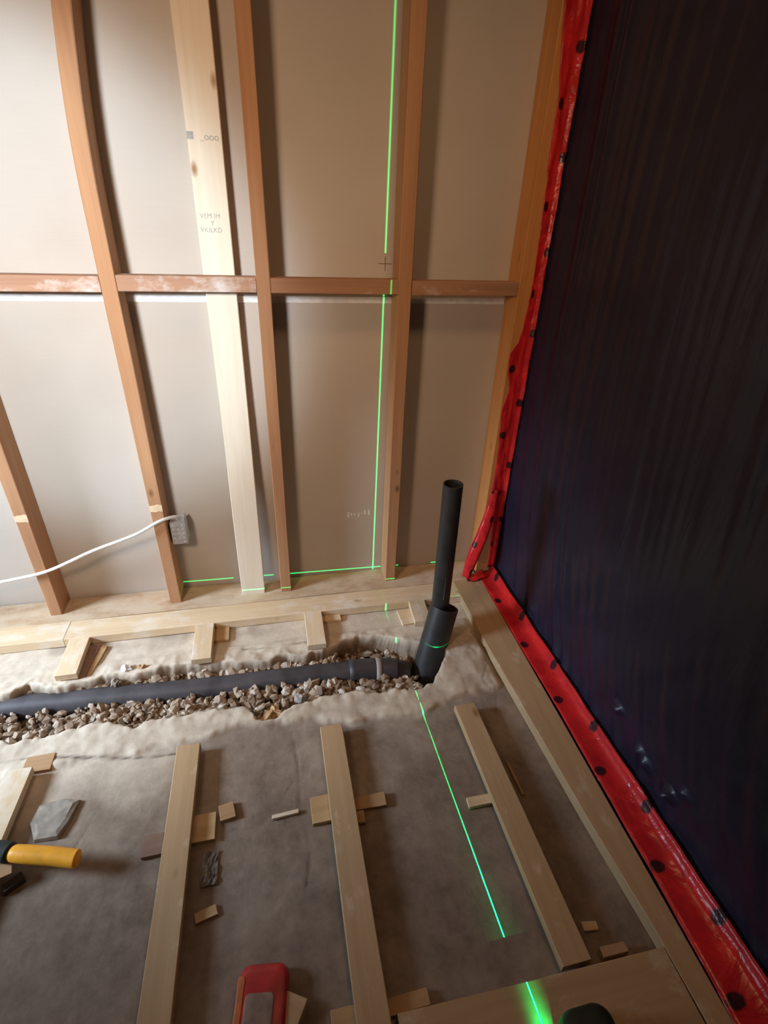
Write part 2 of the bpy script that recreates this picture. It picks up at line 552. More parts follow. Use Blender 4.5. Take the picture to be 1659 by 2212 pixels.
h = h - cut * depth
pale = np.clip(mort * (0.75 + 0.3 * n_mid) + 0.85 * sm(-0.42, -0.33, gy) * (0.8 + 0.5 * n_lo) + 0.62 * sm(-1.0, -.66, gy) * sm(-0.72, -1.15, gx) * (0.8 + n_lo) + 0.22 * sm(-1.05, -.7, gy + n_lo * 0.2) * (0.45 + 1.2 * n_lo), 0, 1) * (1 - 0.0 * cut)  # mortar and dust, plus the lit paleness of the left slab painted in
pale = pale * (1 - 0.75 * sm(0.10, 0.13, gx) * sm(-0.45, -0.6, gy))
dirt = sm(-0.004, 0.008, inside)


def crack(pts, wd):
    d = np.full_like(gx, 9.0)
    for (ax, ay), (bx, by) in zip(pts, pts[1:]):
        l2 = (bx - ax) ** 2 + (by - ay) ** 2
        t = np.clip(((gx - ax) * (bx - ax) + (gy - ay) * (by - ay)) / l2, 0, 1)
        d = np.minimum(d, np.hypot(gx - ax - t * (bx - ax), gy - ay - t * (by - ay)))
    return np.exp(-((d + n_hi * 0.003 + n_mid * 0.002) / (wd * 0.8)) ** 2) * np.clip(0.55 + n_lo * 0.9 + n_hi * 0.5, 0, 1)


ck = np.zeros_like(gx)
for pts, wd in (([(-.555, -.70), (-.545, -.80), (-.548, -.93), (-.53, -1.02), (-.545, -1.10)], .004),
                ([(-1.035, -.82), (-1.055, -.885), (-1.08, -.95)], .0035),
                ([(-1.40, -.66), (-1.25, -.655), (-.95, -.705), (-.80, -.71)], .004),
                ([(-.66, -.925), (-.60, -.90), (-.56, -.85)], .004), ([(-.71, -.945), (-.66, -.95), (-.61, -.93)], .004),
                ([(.10, -.40), (.115, -.47), (.10, -.56), (.06, -.62), (.075, -.66)], .0035),
                ([(.03, -.71), (.06, -.74), (.085, -.68)], .003), ([(-.47, -.345), (-.60, -.355), (-.74, -.34)], .003)):
    ck = np.maximum(ck, crack(pts, wd))
h = h - ck * 0.003
ck = np.clip(ck * 0.9, 0, 1)

bm = bmesh.new()
lay = None
vg = [[bm.verts.new((xs[i], ys[j], h[i, j])) for j in range(NY)] for i in range(NX)]
for i in range(NX - 1):
    for j in range(NY - 1):
        bm.faces.new((vg[i][j], vg[i + 1][j], vg[i + 1][j + 1], vg[i][j + 1]))
# the rest of the slab, out of the frame, and the slab's underside
box_bm(bm, X0, X1, Y0 - 1.5, Y0, -0.05, -0.0012)
box_bm(bm, X0 - 1.3, X0, Y0 - 1.5, Y1, -0.05, -0.0012)
floor = link('floor', bm, M_conc, smooth=True)
floor['kind'] = 'structure'
me = floor.data
ca = me.color_attributes.new('mask', 'FLOAT_COLOR', 'POINT')
buf = np.zeros((len(me.vertices), 4), dtype=np.float32)
buf[:NX * NY, 0] = pale.ravel()
buf[:NX * NY, 1] = dirt.ravel()
buf[:NX * NY, 2] = ck.ravel()
buf[:, 3] = 1
ca.data.foreach_set('color', buf.ravel())

# ------------------------------------------------------------------ setting: walls
bm = bmesh.new(); box_bm(bm, -3.0, 0.345, 0.0, 0.013, -0.05, 2.5)
wall_back = link('wall_back', bm, M_gyp); wall_back['kind'] = 'structure'
bm = bmesh.new(); box_bm(bm, 0.347, 0.40, -3.1, 0.013, -0.05, 2.5)
wall_right = link('wall_right', bm, M_gyp); wall_right['kind'] = 'structure'
bm = bmesh.new()
n = 60
top, bot = [], []
for i in range(n + 1):
    x = -2.0 + i * (2.234 / n)
    top.append((x, 1.078 + 0.001 * noise.noise(Vector((x * 9, 0, 0)))))
    bot.append((x, 1.060 + 0.001 * noise.noise(Vector((x * 7, 4, 0)))))
tv = [[bm.verts.new((x, y, z)) for (x, z) in r] for r, y in ((top, 0.0), (top, -0.0025), (bot, -0.0025), (bot, 0.0))]
for q, r in zip(tv, tv[1:]):
    for k in range(n): bm.faces.new((q[k], q[k + 1], r[k + 1], r[k]))
trim = link('trim_1', bm, M_white); trim['kind'] = 'structure'  # narrow white strip across the board, just below the noggins

# pencil cross on the board
bm = bmesh.new()
box_bm(bm, -0.192, -0.150, -0.0006, 0.0, 1.1713, 1.1732)
box_bm(bm, -0.1722, -0.1702, -0.0006, 0.0, 1.152, 1.192)
link('pencil_cross', bm, M_pencil, wall_back)
bm = bmesh.new()
for k in range(7):
    x = -0.285 + k * 0.013 + random.uniform(-.003, .003)
    box_bm(bm, x, x + 0.006, -0.0007, 0, 0.292 + random.uniform(-.008, .01), 0.303 + random.uniform(-.002, .012))
link('chalk_smudge', bm, M_white, wall_back)

# ------------------------------------------------------------------ framing
D = 0.0885
ZP = 0.030          # top of the sole plate


def stud(x0, x1, label, bend=None, seed=0, mat=None):
    o = board('wall_stud', ((x0 + x1) / 2, -D / 2 - 0.0008, ZP + 0.0005), ((x0 + x1) / 2, -D / 2 - 0.0008, 2.42), x1 - x0, D - 0.0005,
              mat or M_stud, label, 'stud', 'upright studs of the back wall', up=(0, -1, 0), bend=bend, seed=seed, bevel=0.002)
    return o


# local Y of an upright board points to -x or +x: find the sign once
def bow(s):
    z = s + ZP
    d = 0.0
    if z > 1.28: d = 0.17 * (min(z, 1.75) - 1.28) ** 2 + max(0, z - 1.75) * 0.10
    return (d * SGN, 0)


_z = Vector((0, -1, 0)); _x = Vector((0, 0, 1)); SGN = 1 if _z.cross(_x).x > 0 else -1
sA = stud(-1.3600, -1.3220, 'orange brown stud at the left edge, crossed by the white cable low down', seed=1)
sB = stud(-0.9600, -0.9200, 'bowed orange stud with the metal switch box on its right side', bow, 2)
sC = stud(-0.5570, -0.5185, 'slim reddish stud just right of the pale leaning plank', seed=3)
sD = stud(-0.1475, -0.1070, 'stud just right of the upright green laser line', seed=4)
sE = stud(0.2370, 0.2960, 'corner stud edged by the red tape beside the black sheet', seed=5, mat=M_corner)
for s, zz in ((sA, 0.428), (sB, 0.432)):
    c = -1.341 if s is sA else -0.940
    bm = bmesh.new()
    wv = 0.038 if s is sA else 0.039
    n = 8
    hi_ = [(-wv / 2 + wv * k / n, 0.012 + 0.004 * noise.noise(Vector((k * 1.7, zz * 9, c)))) for k in range(n + 1)]
    lo_ = [(-wv / 2 + wv * k / n, -0.012 + 0.004 * noise.noise(Vector((k * 1.9, 7, c)))) for k in range(n + 1)]
    rows = [[bm.verts.new((c + x, y, zz + z)) for x, z in r] for r, y in ((hi_, -D - 0.0007), (hi_, -D - 0.0017), (lo_, -D - 0.0017), (lo_, -D - 0.0007))]
    for q, r in zip(rows, rows[1:]):
        for k in range(n): bm.faces.new((q[k], r[k], r[k + 1], q[k + 1]))
    o = link('scraped_patch', bm, M_patch)
    o.parent = s
    o.matrix_parent_inverse = s.matrix_world.inverted()
    o['label'] = 'pale scraped patch on the stud'


def noggin(x0, x1, z0, z1, mat, label, seed):
    zc = (z0 + z1) / 2
    return board('noggin', (x0, -D / 2 - 0.021, zc), (x1, -D / 2 - 0.021, zc), 0.0455, 0.040, mat, label, 'noggin', 'horizontal noggins between the studs',
                 up=(0, 0, 1), seed=seed)


noggin(-1.3210, -0.9612, 1.115, 1.115, M_nog, 'plaster smeared horizontal noggin at the left edge', 11)
noggin(-0.9190, -0.5580, 1.118, 1.118, M_nog, 'noggin crossing in front of the pale leaning plank', 12)
noggin(-0.5175, -0.1485, 1.117, 1.117, M_nogr, 'noggin crossed by the green laser line', 13)
noggin(-0.1060, 0.2360, 1.115, 1.115, M_nogr, 'dark brown noggin between the last stud and the corner', 14)

# pale plank, bent so that it passes behind the noggin
BL = 2.39


def plank_bend(s):
    z = s + 0.0302
    return (0.0, 0.046 * float(1 - sm(0.0, 1.0, np.float64(z))))


pl = board('plank', (-0.6605, -0.0205, 0.0302), (-0.653, -0.0205, 2.42), 0.085, 0.036, M_plank, 'pale new plank standing behind the noggin, with grey grade stamps', 'plank',
           up=(0, -1, 0), bend=plank_bend, seed=21)


def text_mesh(name, s, size, x, z, y, mat, parent):
    cu = bpy.data.curves.new(name, 'FONT')
    cu.body = s
    cu.size = size
    cu.extrude = 0.0003
    cu.align_x = 'CENTER'
    tmp = bpy.data.objects.new(name, cu)
    col.objects.link(tmp)
    bpy.context.view_layer.update()
    dg = bpy.context.evaluated_depsgraph_get()
    me_ = bpy.data.meshes.new_from_object(tmp.evaluated_get(dg))
    bpy.data.objects.remove(tmp)
    o = bpy.data.objects.new(name, me_)
    me_.materials.clear(); me_.materials.append(mat)
    col.objects.link(o)
    bpy.context.view_layer.update()
    o.parent = parent
    o.matrix_parent_inverse = parent.matrix_world.inverted()
    o.location = (x, y, z)
    o.rotation_euler = (math.pi / 2, 0, 0)
    return o


ypl = -0.0205 - 0.0182
text_mesh('grade_stamp', '\u25a0  _ooo', 0.022, -0.660, 1.448, ypl, M_ink, pl)
text_mesh('grade_stamp', 'VEM IM\n  Y\nVKILKD', 0.0165, -0.664, 1.276, ypl, M_ink, pl)

# sole plate and floor battens ------------------------------------------------------
board('sole_plate', (-2.2, -0.067, 0.0148), (0.232, -0.067, 0.0148), 0.128, 0.0296, M_sole, 'dusty brown sole plate under the studs along the back wall', 'plate', seed=31, wob=0.003)
G_e = 'edge battens around the floor'
board('floor_batten', (-2.2, -0.1815, 0.0175), (-1.281, -0.1815, 0.0175), 0.090, 0.033, M_pale, 'brightly lit edge batten at the left, along the sole plate', 'batten', G_e, seed=32)
board('floor_batten', (-1.279, -0.1820, 0.0175), (0.120, -0.1870, 0.0175), 0.090, 0.033, M_pale, 'long edge batten along the sole plate, behind the pipe trench', 'batten', G_e, seed=33)
# right-hand edge batten, ripped to a slight taper
bm = bmesh.new()
pts = [(0.121, -0.138), (0.1215, -0.48), (0.134, -0.85), (0.142, -1.10), (0.156, -1.340), (0.159, -1.60)]
rgt = [(0.238, -0.138), (0.232, -0.48), (0.224, -0.85), (0.217, -1.10), (0.211, -1.340), (0.203, -1.60)]
rows = []
for (lx, ly), (rx, ry) in zip(pts, rgt):
    rows.append([bm.verts.new(p) for p in ((lx, ly, 0.001), (lx, ly, 0.033), (lx + .0015, ly, 0.0345), (rx - .0015, ry, 0.0345), (rx, ry, 0.033), (rx, ry, 0.001))])
for q, r in zip(rows, rows[1:]):
    for k in range(6): bm.faces.new((q[k], q[(k + 1) % 6], r[(k + 1) % 6], r[k]))
bm.faces.new(rows[0]); bm.faces.new(rows[-1][::-1])
bmesh.ops.recalc_face_normals(bm, faces=bm.faces[:])
bm.transform(Matrix.Rotation(math.pi / 2, 4, 'Z'))
o = link('floor_batten', bm, M_batten)
o.rotation_euler = (0, 0, -math.pi / 2)
tag(o, 'wide edge batten running along the red floor tape', 'batten', G_e)
board('floor_batten', (-0.40, -1.4400, 0.0175), (0.1535, -1.4500, 0.0175), 0.168, 0.033, M_batten, 'edge batten across the bottom right corner, in the foreground', 'batten', G_e, seed=35)

G_s = 'sleepers running towards the camera'
ZT, TH = 0.034, 0.0215


def sleeper(xa, ya, xb, yb_, w_, label, seed, mat=None):
    return board('floor_sleeper', (xa, ya, ZT - TH / 2), (xb, yb_, ZT - TH / 2), w_, TH, mat or M_batten, label, 'batten', G_s, seed=seed)


sleeper(-1.245, -0.705, -1.26, -1.70, 0.062, 'sleeper at the left edge, by the yellow tool', 41, M_pale)
sleeper(-0.830, -0.712, -0.830, -1.70, 0.060, 'second sleeper from the left, left of the red packet', 42)
sleeper(-0.4430, -0.722, -0.4440, -1.70, 0.0625, 'knotted middle sleeper right of the red packet', 43)
sleeper(-0.0395, -0.722, -0.0325, -1.3550, 0.0640, 'sleeper right of the green laser line on the floor', 44)
G_t = 'short cross battens at the trench'
for xa, xb, y1_, lab, sd in ((-1.228, -1.226, -0.392, 'short cross batten at the left, propped on a stack of dark shims', 45),
                             (-0.826, -0.825, -0.396, 'short cross batten below the bowed stud with the switch box', 46),
                             (-0.449, -0.450, -0.397, 'short cross batten behind the middle of the pipe trench', 47),
                             (-0.056, -0.062, -0.347, 'short cross batten next to the black riser sleeve', 48)):
    board('cross_batten', (xa, -0.2295, ZT - TH / 2), (xb, y1_, ZT - TH / 2), 0.062, TH, M_pale, lab, 'batten', G_t, seed=sd)

G_h = 'shims under the battens'
SZ = 0.0118
for x0, x1, y0, y1, z0, z1, mt, lab, rot in (
        (-0.852, -0.745, -0.296, -0.232, 0.0, SZ, M_osb, 'plywood shim by the cross batten below the switch box', 0.0),
        (-0.475, -0.349, -0.262, -0.232, 0.0, SZ, M_pale, 'small pale shim against the edge batten, right of the middle cross batten', 0.0),
        (-0.134, -0.030, -0.325, -0.245, 0.0, SZ, M_pale, 'pale shim between the laser line and the black sleeve', 0.05),
        (-1.225, -1.170, -0.385, -0.245, 0.0, SZ, M_dshim, 'dark lower shim under the left cross batten', -0.06),
        (-0.855, -0.748, -0.965, -0.900, 0.0, SZ, M_osb, 'square plywood shim with a bent mark, right of the second sleeper', 0.0),
        (-0.860, -0.800, -1.55, -1.47, 0.0, SZ, M_shim, 'shim under the near end of the second sleeper', 0.0),
        (-0.519, -0.428, -0.975, -0.906, 0.0, SZ, M_osb, 'tan shim sticking out left of the middle sleeper', 0.02),
        (-0.424, -0.331, -0.962, -0.928, 0.0, SZ, M_shim, 'brown shim sticking out right of the middle sleeper', 0.0),
        (-0.422, -0.391, -0.994, -0.964, 0.0, SZ, M_shim, 'little brown shim tucked in front of another, right of the middle sleeper', 0.0),
        (-0.518, -0.440, -1.400, -1.322, 0.0, SZ, M_osb, 'shim left of the middle sleeper at the bottom edge', 0.0),
        (-0.436, -0.331, -1.352, -1.325, 0.0, SZ, M_shim, 'brown shim between the middle sleeper and the front edge batten', 0.03),
        (-0.127, -0.025, -1.009, -0.984, 0.0, SZ, M_pale, 'pale shim stub left of the sleeper beside the laser line', 0.0),
        (-0.045, 0.000, -1.300, -1.262, 0.0, SZ, M_shim, 'shim under the near end of the sleeper beside the laser line', 0.0),
        (-1.248, -1.180, -0.703, -0.655, 0.0, SZ, M_shim, 'reddish shim at the far end of the leftmost sleeper', 0.0),
        (-1.275, -1.200, -1.22, -1.15, 0.0, SZ, M_shim, 'shim under the leftmost sleeper nearer the camera', 0.0)):
    block('shim', x0, x1, y0, y1, z0, z1, mt, lab, 'shim', G_h, rot)
block('shim', -1.192, -1.152, -0.375, -0.250, 0.0, 0.0075, M_osb, 'thin pale shim leaning out right of the dark one under the left cross batten', 'shim', G_h, -0.16)
block('shim', -0.742, -0.705, -0.922, -0.882, 0.0, 0.010, M_shim, 'rough little shim behind the square plywood shim', 'shim', G_h, 0.2)

block('shim', -0.912, -0.8645, -0.975, -0.925, 0.0, 0.010, M_dshim, 'reddish brown shim poking out left of the second sleeper', 'shim', G_h, 0.05)
bm = bmesh.new()
ring = [(-.045, .040), (.010, .048), (.048, .040), (.038, -.010), (.022, -.050), (-.030, -.048), (-.052, -.005)]
lo = [bm.verts.new((x, y, 0.0003)) for x, y in ring]
mi = [bm.verts.new((x * .95, y * .95, 0.009 + .002 * math.sin(x * 90))) for x, y in ring]
up_ = [bm.verts.new((x * .72, y * .72, 0.0125 + .001 * math.sin(y * 80))) for x, y in ring]
for p, q in ((lo, mi), (mi, up_)):
    for k in range(7): bm.faces.new((p[k], p[(k + 1) % 7], q[(k + 1) % 7], q[k]))
bm.faces.new(lo[::-1]); bm.faces.new(up_)
o = link('concrete_chunk', bm, plain('broken_concrete', (0.30, 0.265, 0.225), 0.9, var=0.3, bmp=0.4))
o.location = (-1.130, -0.840, 0.0)
tag(o, 'pale flat chunk of concrete on the slab just behind the yellow tool', 'concrete')

G_o = 'wood scraps on the slab'
block('wood_scrap', -0.616, -0.551, -0.941, -0.931, 0.0, 0.008, M_pale, 'thin pale stick on the bare slab between two sleepers', 'wood', G_o, 0.06)
block('wood_scrap', 0.030, 0.085, -1.356, -1.338, 0.0, 0.024, M_shim, 'small reddish block in the right corner against the front edge batten', 'wood', G_o, 0.0)
block('wood_scrap', 0.022, 0.055, -1.304, -1.287, 0.0, 0.006, M_pale, 'pale chip between the last sleeper and the right edge batten', 'wood', G_o, -0.1)
block('wood_scrap', 0.020, 0.027, -1.000, -0.905, 0.0, 0.008, M_shim, 'dark sliver along the right side of the last sleeper', 'wood', G_o, 0.03)
block('wood_scrap', -0.612, -0.568, -1.335, -1.285, 0.0, 0.022, M_batten, 'tan wood block lying against the red packet', 'wood', G_o, -0.55)
block('wood_scrap', -1.262, -1.172, -0.985, -0.935, 0.036, 0.040, M_shim, 'reddish strip of wood under the yellow tool, on the leftmost sleeper', 'wood', G_o, 0.3)
block('wood_scrap', -0.780, -0.735, -1.125, -1.105, 0.0, 0.007, M_osb, 'yellowish chip on the dark slab right of the second sleeper', 'wood', G_o, 0.25)

# crumpled scrap of film right of the second sleeper
bm = bmesh.new()
gr = 9
vv = [[bm.verts.new((-0.775 + i * 0.0045, -1.060 + j * 0.009, 0.002 + 0.010 * abs(noise.noise(Vector((i * .9, j * .8, 2)))))) for j in range(gr)] for i in range(gr)]
for i in range(gr - 1):
    for j in range(gr - 1): bm.faces.new((vv[i][j], vv[i + 1][j], vv[i + 1][j + 1], vv[i][j + 1]))
bmesh.ops.solidify(bm, geom=bm.faces[:], thickness=0.0008)
tag(link('film_scrap', bm, M_film), 'crumpled grey scrap of film beside the second sleeper', 'scrap')

# ------------------------------------------------------------------ pipes
bm = bmesh.new()
path = smooth_path([(-2.3, -.385, -.052), (-1.42, -.416, -.050), (-.84, -.449, -.048), (-.51, -.457, -.046), (-.30, -.468, -.046), (-.205, -.476, -.052), (-.150, -.479, -.066)], 10)
tube_bm(bm, path, 0.0365, 28)
drain = link('drain_pipe', bm, M_absd, smooth=True)
tag(drain, 'dusty black drain pipe lying in the gravel trench', 'pipe')
bm = bmesh.new()
cp = [p for p in path if -0.36 < p.x < -0.19]
tube_bm(bm, cp, [0.0415] * (len(cp)), 28)
link('coupling', bm, M_absd, drain, True)
bm = bmesh.new()
cp = [p for p in path if -0.268 < p.x < -0.236]
tube_bm(bm, cp, [0.0425] * len(cp), 28)
o = link('cement_smear', bm, M_smear, drain, True); o['label'] = 'grey smear on the coupling'

bm = bmesh.new()
axis = smooth_path([(-.091, -.486, -.122), (-.066, -.460, -.033), (-.039, -.433, .055), (-.012, -.406, .145)], 8)
pipe_bm(bm, axis, 0.0485, 0.0450, 40)
tag(link('riser_sleeve', bm, M_abs, smooth=True), 'wide short black sleeve leaning out of the floor, around the thin standpipe', 'pipe')
bm = bmesh.new()
pipe_bm(bm, smooth_path([(-.0275, -.405, .075), (-.0285, -.405, .25), (-.0295, -.405, .45), (-.031, -.405, .617)], 6), 0.0300, 0.0262, 36)
st = link('standpipe', bm, M_abs, smooth=True)
tag(st, 'thin tall black standpipe open at the top, rising out of the wider sleeve', 'pipe')
for o in (st, bpy.data.objects['riser_sleeve']):
    md = o.modifiers.new('edges', 'EDGE_SPLIT'); md.split_angle = math.radians(50)
bm = bmesh.new()
for k in range(9):
    z = 0.20 + k * 0.0105
    box_bm(bm, -0.0318, -0.0295, -0.4358, -0.4350, z, z + 0.0075)
o = link('printed_marking', bm, plain('pale_pipe_print', (0.20, 0.20, 0.21), 0.6, bmp=0), st); o['label'] = 'faint pale print down the pipe'

# ------------------------------------------------------------------ trench rubble
def stone_into(bm, c, r, sub=1):
    q = bmesh.ops.create_icosphere(bm, subdivisions=sub, radius=1.0)
    s = Vector((random.uniform(.7, 1.4), random.uniform(.7, 1.2), random.uniform(.5, .9))) * r
    rt = Matrix.Rotation(random.uniform(0, 6.28), 3, Vector((random.uniform(-1, 1), random.uniform(-1, 1), 1)).normalized())
    sd = random.uniform(0, 99)
    for v in q['verts']:
        p = Vector((v.co.x * s.x, v.co.y * s.y, v.co.z * s.z)) * (1 + 0.75 * noise.noise(v.co * 1.9 + Vector((sd, 0, 0))))
        v.co = rt @ p + c


def edges_at(x):
    return float(np.interp(x, frnt_x, frnt_y)), float(np.interp(x, back_x, back_y))


def pipe_y(x):
    return float(np.interp(x, [-2.3, -1.42, -.84, -.51, -.30, -.15], [-.385, -.416, -.449, -.457, -.468, -.479]))


bm = bmesh.new()
for k in range(2300):
    x = random.uniform(-1.72, -0.13)
    f_, b_ = edges_at(x)
    py = pipe_y(x)
    side = random.random() < 0.66
    y = random.uniform(f_ + 0.004, py - 0.036) if side else random.uniform(py + 0.034, b_ - 0.002)
    t = abs(y - py)
    r = random.choice([0.005, 0.007, 0.009, 0.011, 0.014, 0.018])
    zt = -0.030 if side else -0.024
    if x > -0.38: zt = -0.060 + (0.02 if side else 0)
    stone_into(bm, Vector((x, y, zt - random.uniform(0.0, 0.03) + 0.10 * max(0, t - 0.06))), r)
gravel = link('gravel', bm, M_stone)
tag(gravel, 'brown gravel and broken rubble filling the pipe trench', 'gravel', kind='stuff')

G_r = 'loose rubble at the trench'
for x, y, z, r, mt, lab in ((-1.060, -0.372, 0.010, 0.018, M_white, 'pale pointed stone on the back rim of the trench, below the bowed stud'),
                            (-1.015, -0.372, 0.006, 0.014, M_shim, 'brown stone just right of the pale pointed one on the back rim'),
                            (-1.145, -0.386, -0.005, 0.013, M_smear, 'light flat stone against the back of the drain pipe at the left'),
                            (-0.622, -0.628, -0.016, 0.022, M_shim, 'brown rubble lump filling the notch in the front rim'),
                            (-0.585, -0.622, -0.012, 0.020, M_shim, 'brown rubble lump at the right of the front notch'),
                            (-0.60, -0.59, -0.020, 0.018, M_osb, 'tan lump behind the two brown ones in the front notch'),
                            (-0.52, -0.585, -0.004, 0.020, M_smear, 'greyish mortar crumb on the front rim right of the notch'),
                            (-1.09, -0.41, -0.008, 0.016, M_smear, 'whitish crumb on top of the drain pipe by the left cross batten'),
                            ):
    bm = bmesh.new()
    stone_into(bm, Vector((0, 0, 0)), r, 2)
    o = link('rubble_stone', bm, mt)
    o.location = (x, y, z)
    tag(o, lab, 'stone', G_r)

# ------------------------------------------------------------------ switch box and cable
bx = empty('switch_box', (-0.8875, -0.045, 0.315))
tag(bx, 'galvanised metal switch box screwed to the right side of the bowed stud', 'switch box')
bm = bmesh.new()
box_bm(bm, -0.0265, 0.024, -0.022, 0.026, -0.044, 0.044, 0.002)
link('box_body', bm, M_galv, bx)
bm = bmesh.new()
for dx in (-0.016, -0.001, 0.014):
    for dz in (-0.034, -0.018, 0.0, 0.018, 0.034):
        if dx == -0.001 and abs(dz) > 0.03: continue
        tube_bm(bm, [(dx, -0.0225, dz), (dx, -0.0235, dz)], 0.0042, 12)
link('knockouts', bm, M_knock, bx)
bm = bmesh.new()
box_bm(bm, 0.018, 0.023, -0.020, 0.018, 0.0445, 0.058, 0.001)
box_bm(bm, -0.020, 0.023, 0.016, 0.018, 0.0445, 0.052, 0.0005)
link('bracket', bm, M_galv, bx)
bm = bmesh.new()
tube_bm(bm, smooth_path([(-2.1, -.13, .165), (-1.75, -.115, .165), (-1.461, -.105, .204), (-1.316, -.104, .230), (-1.159, -.106, .297), (-1.02, -.106, .346), (-.945, -.1015, .384),
                         (-.912, -.090, .391), (-.892, -.068, .383), (-.886, -.052, .364)], 10), 0.0055, 12)
tag(link('electric_cable', bm, M_cable, smooth=True), 'white electric cable sagging from the switch box off to the left', 'cable')

# ------------------------------------------------------------------ black sheet and red tape
bm = bmesh.new()
NU, NV = 300, 300
sy = np.linspace(-0.094, -2.6, NU)
sz = np.linspace(0.045, 2.40, NV)
GL = ((-0.912, 0.165, 0.014), (-1.133, 0.128, 0.020), (-1.05, 0.122, 0.013), (-1.02, 0.135, 0.010), (-1.16, 0.17, 0.010), (-0.42, 0.10, 0.008))
grid = []
for i, y in enumerate(sy):
    colv = []
    for j, z in enumerate(sz):
        d = -0.09 - y
        f1 = math.exp(-d / 0.5)
        lean = d - 0.35 * math.exp(-z / 0.5) * (1 - math.exp(-d * 3))      # folds that fan out towards the floor
        fold = (0.35 - abs(noise.noise(Vector((lean * 20, z * 0.45, 1.0))))) * (0.016 + 0.016 * math.exp(-z / 0.5)) * (0.25 + f1) + noise.noise(Vector((lean * 60, z * 1.1, 5.0))) * 0.0025 * (0.3 + f1)
        diag = noise.noise(Vector(((y + z * 0.8) * 14, (y - z) * 2.5, 7.0))) * 0.007 * math.exp(-z / 0.35)
        big = noise.noise(Vector((y * 2.2, z * 1.7, 11.0))) * 0.008
        edge = min(1.0, d / 0.05) * min(1.0, (z - 0.04) / 0.03 + 0.15)
        foot = 0.016 * math.exp(-((z - 0.045) / 0.03))
        for gy_, gz_, ga in GL:
            q = ((y - gy_) / 0.017) ** 2 + ((z - gz_) / 0.013) ** 2
            if q < 9: big -= 1.5 * ga * math.exp(-q) * (1 + 0.8 * noise.noise(Vector((y * 130, z * 130, 3))))
        x = 0.318 - foot + (fold + diag + big) * edge - 0.006 * (1 - min(1.0, d / 0.05))
        colv.append(bm.verts.new((min(x, 0.339), y, z)))
    grid.append(colv)
for i in range(NU - 1):
    for j in range(NV - 1):
        bm.faces.new((grid[i][j], grid[i][j + 1], grid[i + 1][j + 1], grid[i + 1][j]))
sheet = link('plastic_sheet', bm, M_sheet, smooth=True)
md = sheet.modifiers.new('thickness', 'SOLIDIFY'); md.thickness = 0.0012; md.offset = 1
tag(sheet, 'black polythene sheet hanging over the right-hand wall', 'plastic sheet')


def ribbon(name, rows, mat, parent=None, thick=0.0007, u0=0.0):
    """rows: list of lists of points across the tape; uv = metres along, 0..1 across"""
    bm = bmesh.new()
    uvl = bm.loops.layers.uv.new('UVMap')
    vs, uu = [], []
    u = u0
    for k, r in enumerate(rows):
        if k: u += (Vector(r[len(r) // 2]) - Vector(rows[k - 1][len(r) // 2])).length
        vs.append([bm.verts.new(p) for p in r]); uu.append(u)
    for a in range(len(rows) - 1):
        for b in range(len(rows[0]) - 1):
            f = bm.faces.new((vs[a][b], vs[a + 1][b], vs[a + 1][b + 1], vs[a][b + 1]))
            nn = len(rows[0]) - 1
            for lp, (p, q) in zip(f.loops, ((a, b), (a + 1, b), (a + 1, b + 1), (a, b + 1))):
                lp[uvl].uv = (uu[p], q / nn)
    o = link(name, bm, mat, parent, True)
    m_ = o.modifiers.new('thickness', 'SOLIDIFY'); m_.thickness = thick; m_.offset = 0
    return o


# floor tape: flat on the batten, then turned up the foot of the sheet
rows = []
for k in range(160):
    y = -0.105 - k * 0.0095
    xl = float(np.interp(-y, [0.10, 0.26, 0.48, 0.79, 0.91, 1.13, 1.26, 1.39, 1.49, 1.7], [.233, .236, .232, .231, .227, .221, .219, .212, .205, .195])) + 0.002 * noise.noise(Vector((y * 8, 0, 0)))
    r = []
    ext = 0.006 * noise.noise(Vector((y * 9, 3, 0)))
    for q in range(9):
        t = q / 8
        if t < 0.72:
            x = xl + (0.288 - xl) * t / 0.72
            z = 0.0362 + 0.004 * sm(0.45, 0.72, t) + 0.0012 * noise.noise(Vector((x * 60, y * 22, 0)))
        else:
            tt = (t - 0.72) / 0.28
            x = 0.288 + 0.010 * tt
            z = 0.0402 + (0.030 + ext) * tt
        r.append((x, y, z))
    rows.append(r)
ft = ribbon('floor_tape', rows, M_tape, u0=0.105 - 0.76)
tag(ft, 'red printed tape along the foot of the black sheet', 'tape')

# upright tape on the corner stud, edge wavy, wrapped round to the sheet
rows = []
zz_ = np.linspace(0.40, 2.40, 150)
tz = [0.40, 0.41, 0.505, 0.60, 0.736, 0.80, 0.86, 0.925, 0.96, 1.01, 1.15, 1.30, 1.47, 1.60, 1.70, 1.78, 2.4]
tx = [.250, .250, .253, .248, .241, .256, .240, .238, .262, .270, .278, .273, .264, .263, .248, .238, .236]
for k, z in enumerate(zz_):
    xl = float(np.interp(z, tz, tx)) + 0.004 * noise.noise(Vector((0, z * 26, 0)))
    r = []
    for q in range(16):
        t = q / 15
        x = xl + (0.308 - xl) * t
        cr = 0.005 * noise.noise(Vector((x * 75, z * 13, 2.0))) + 0.003 * noise.noise(Vector((x * 40, z * 45, 6.0)))
        y = -D - 0.0066 + cr * 0.9
        if x > 0.296: y -= (x - 0.296) * 0.9
        r.append((x, y, z))
    rows.append(r)
ut = ribbon('upright_tape', rows, M_tape)
tag(ut, 'red printed tape running up the corner stud beside the black sheet', 'tape')
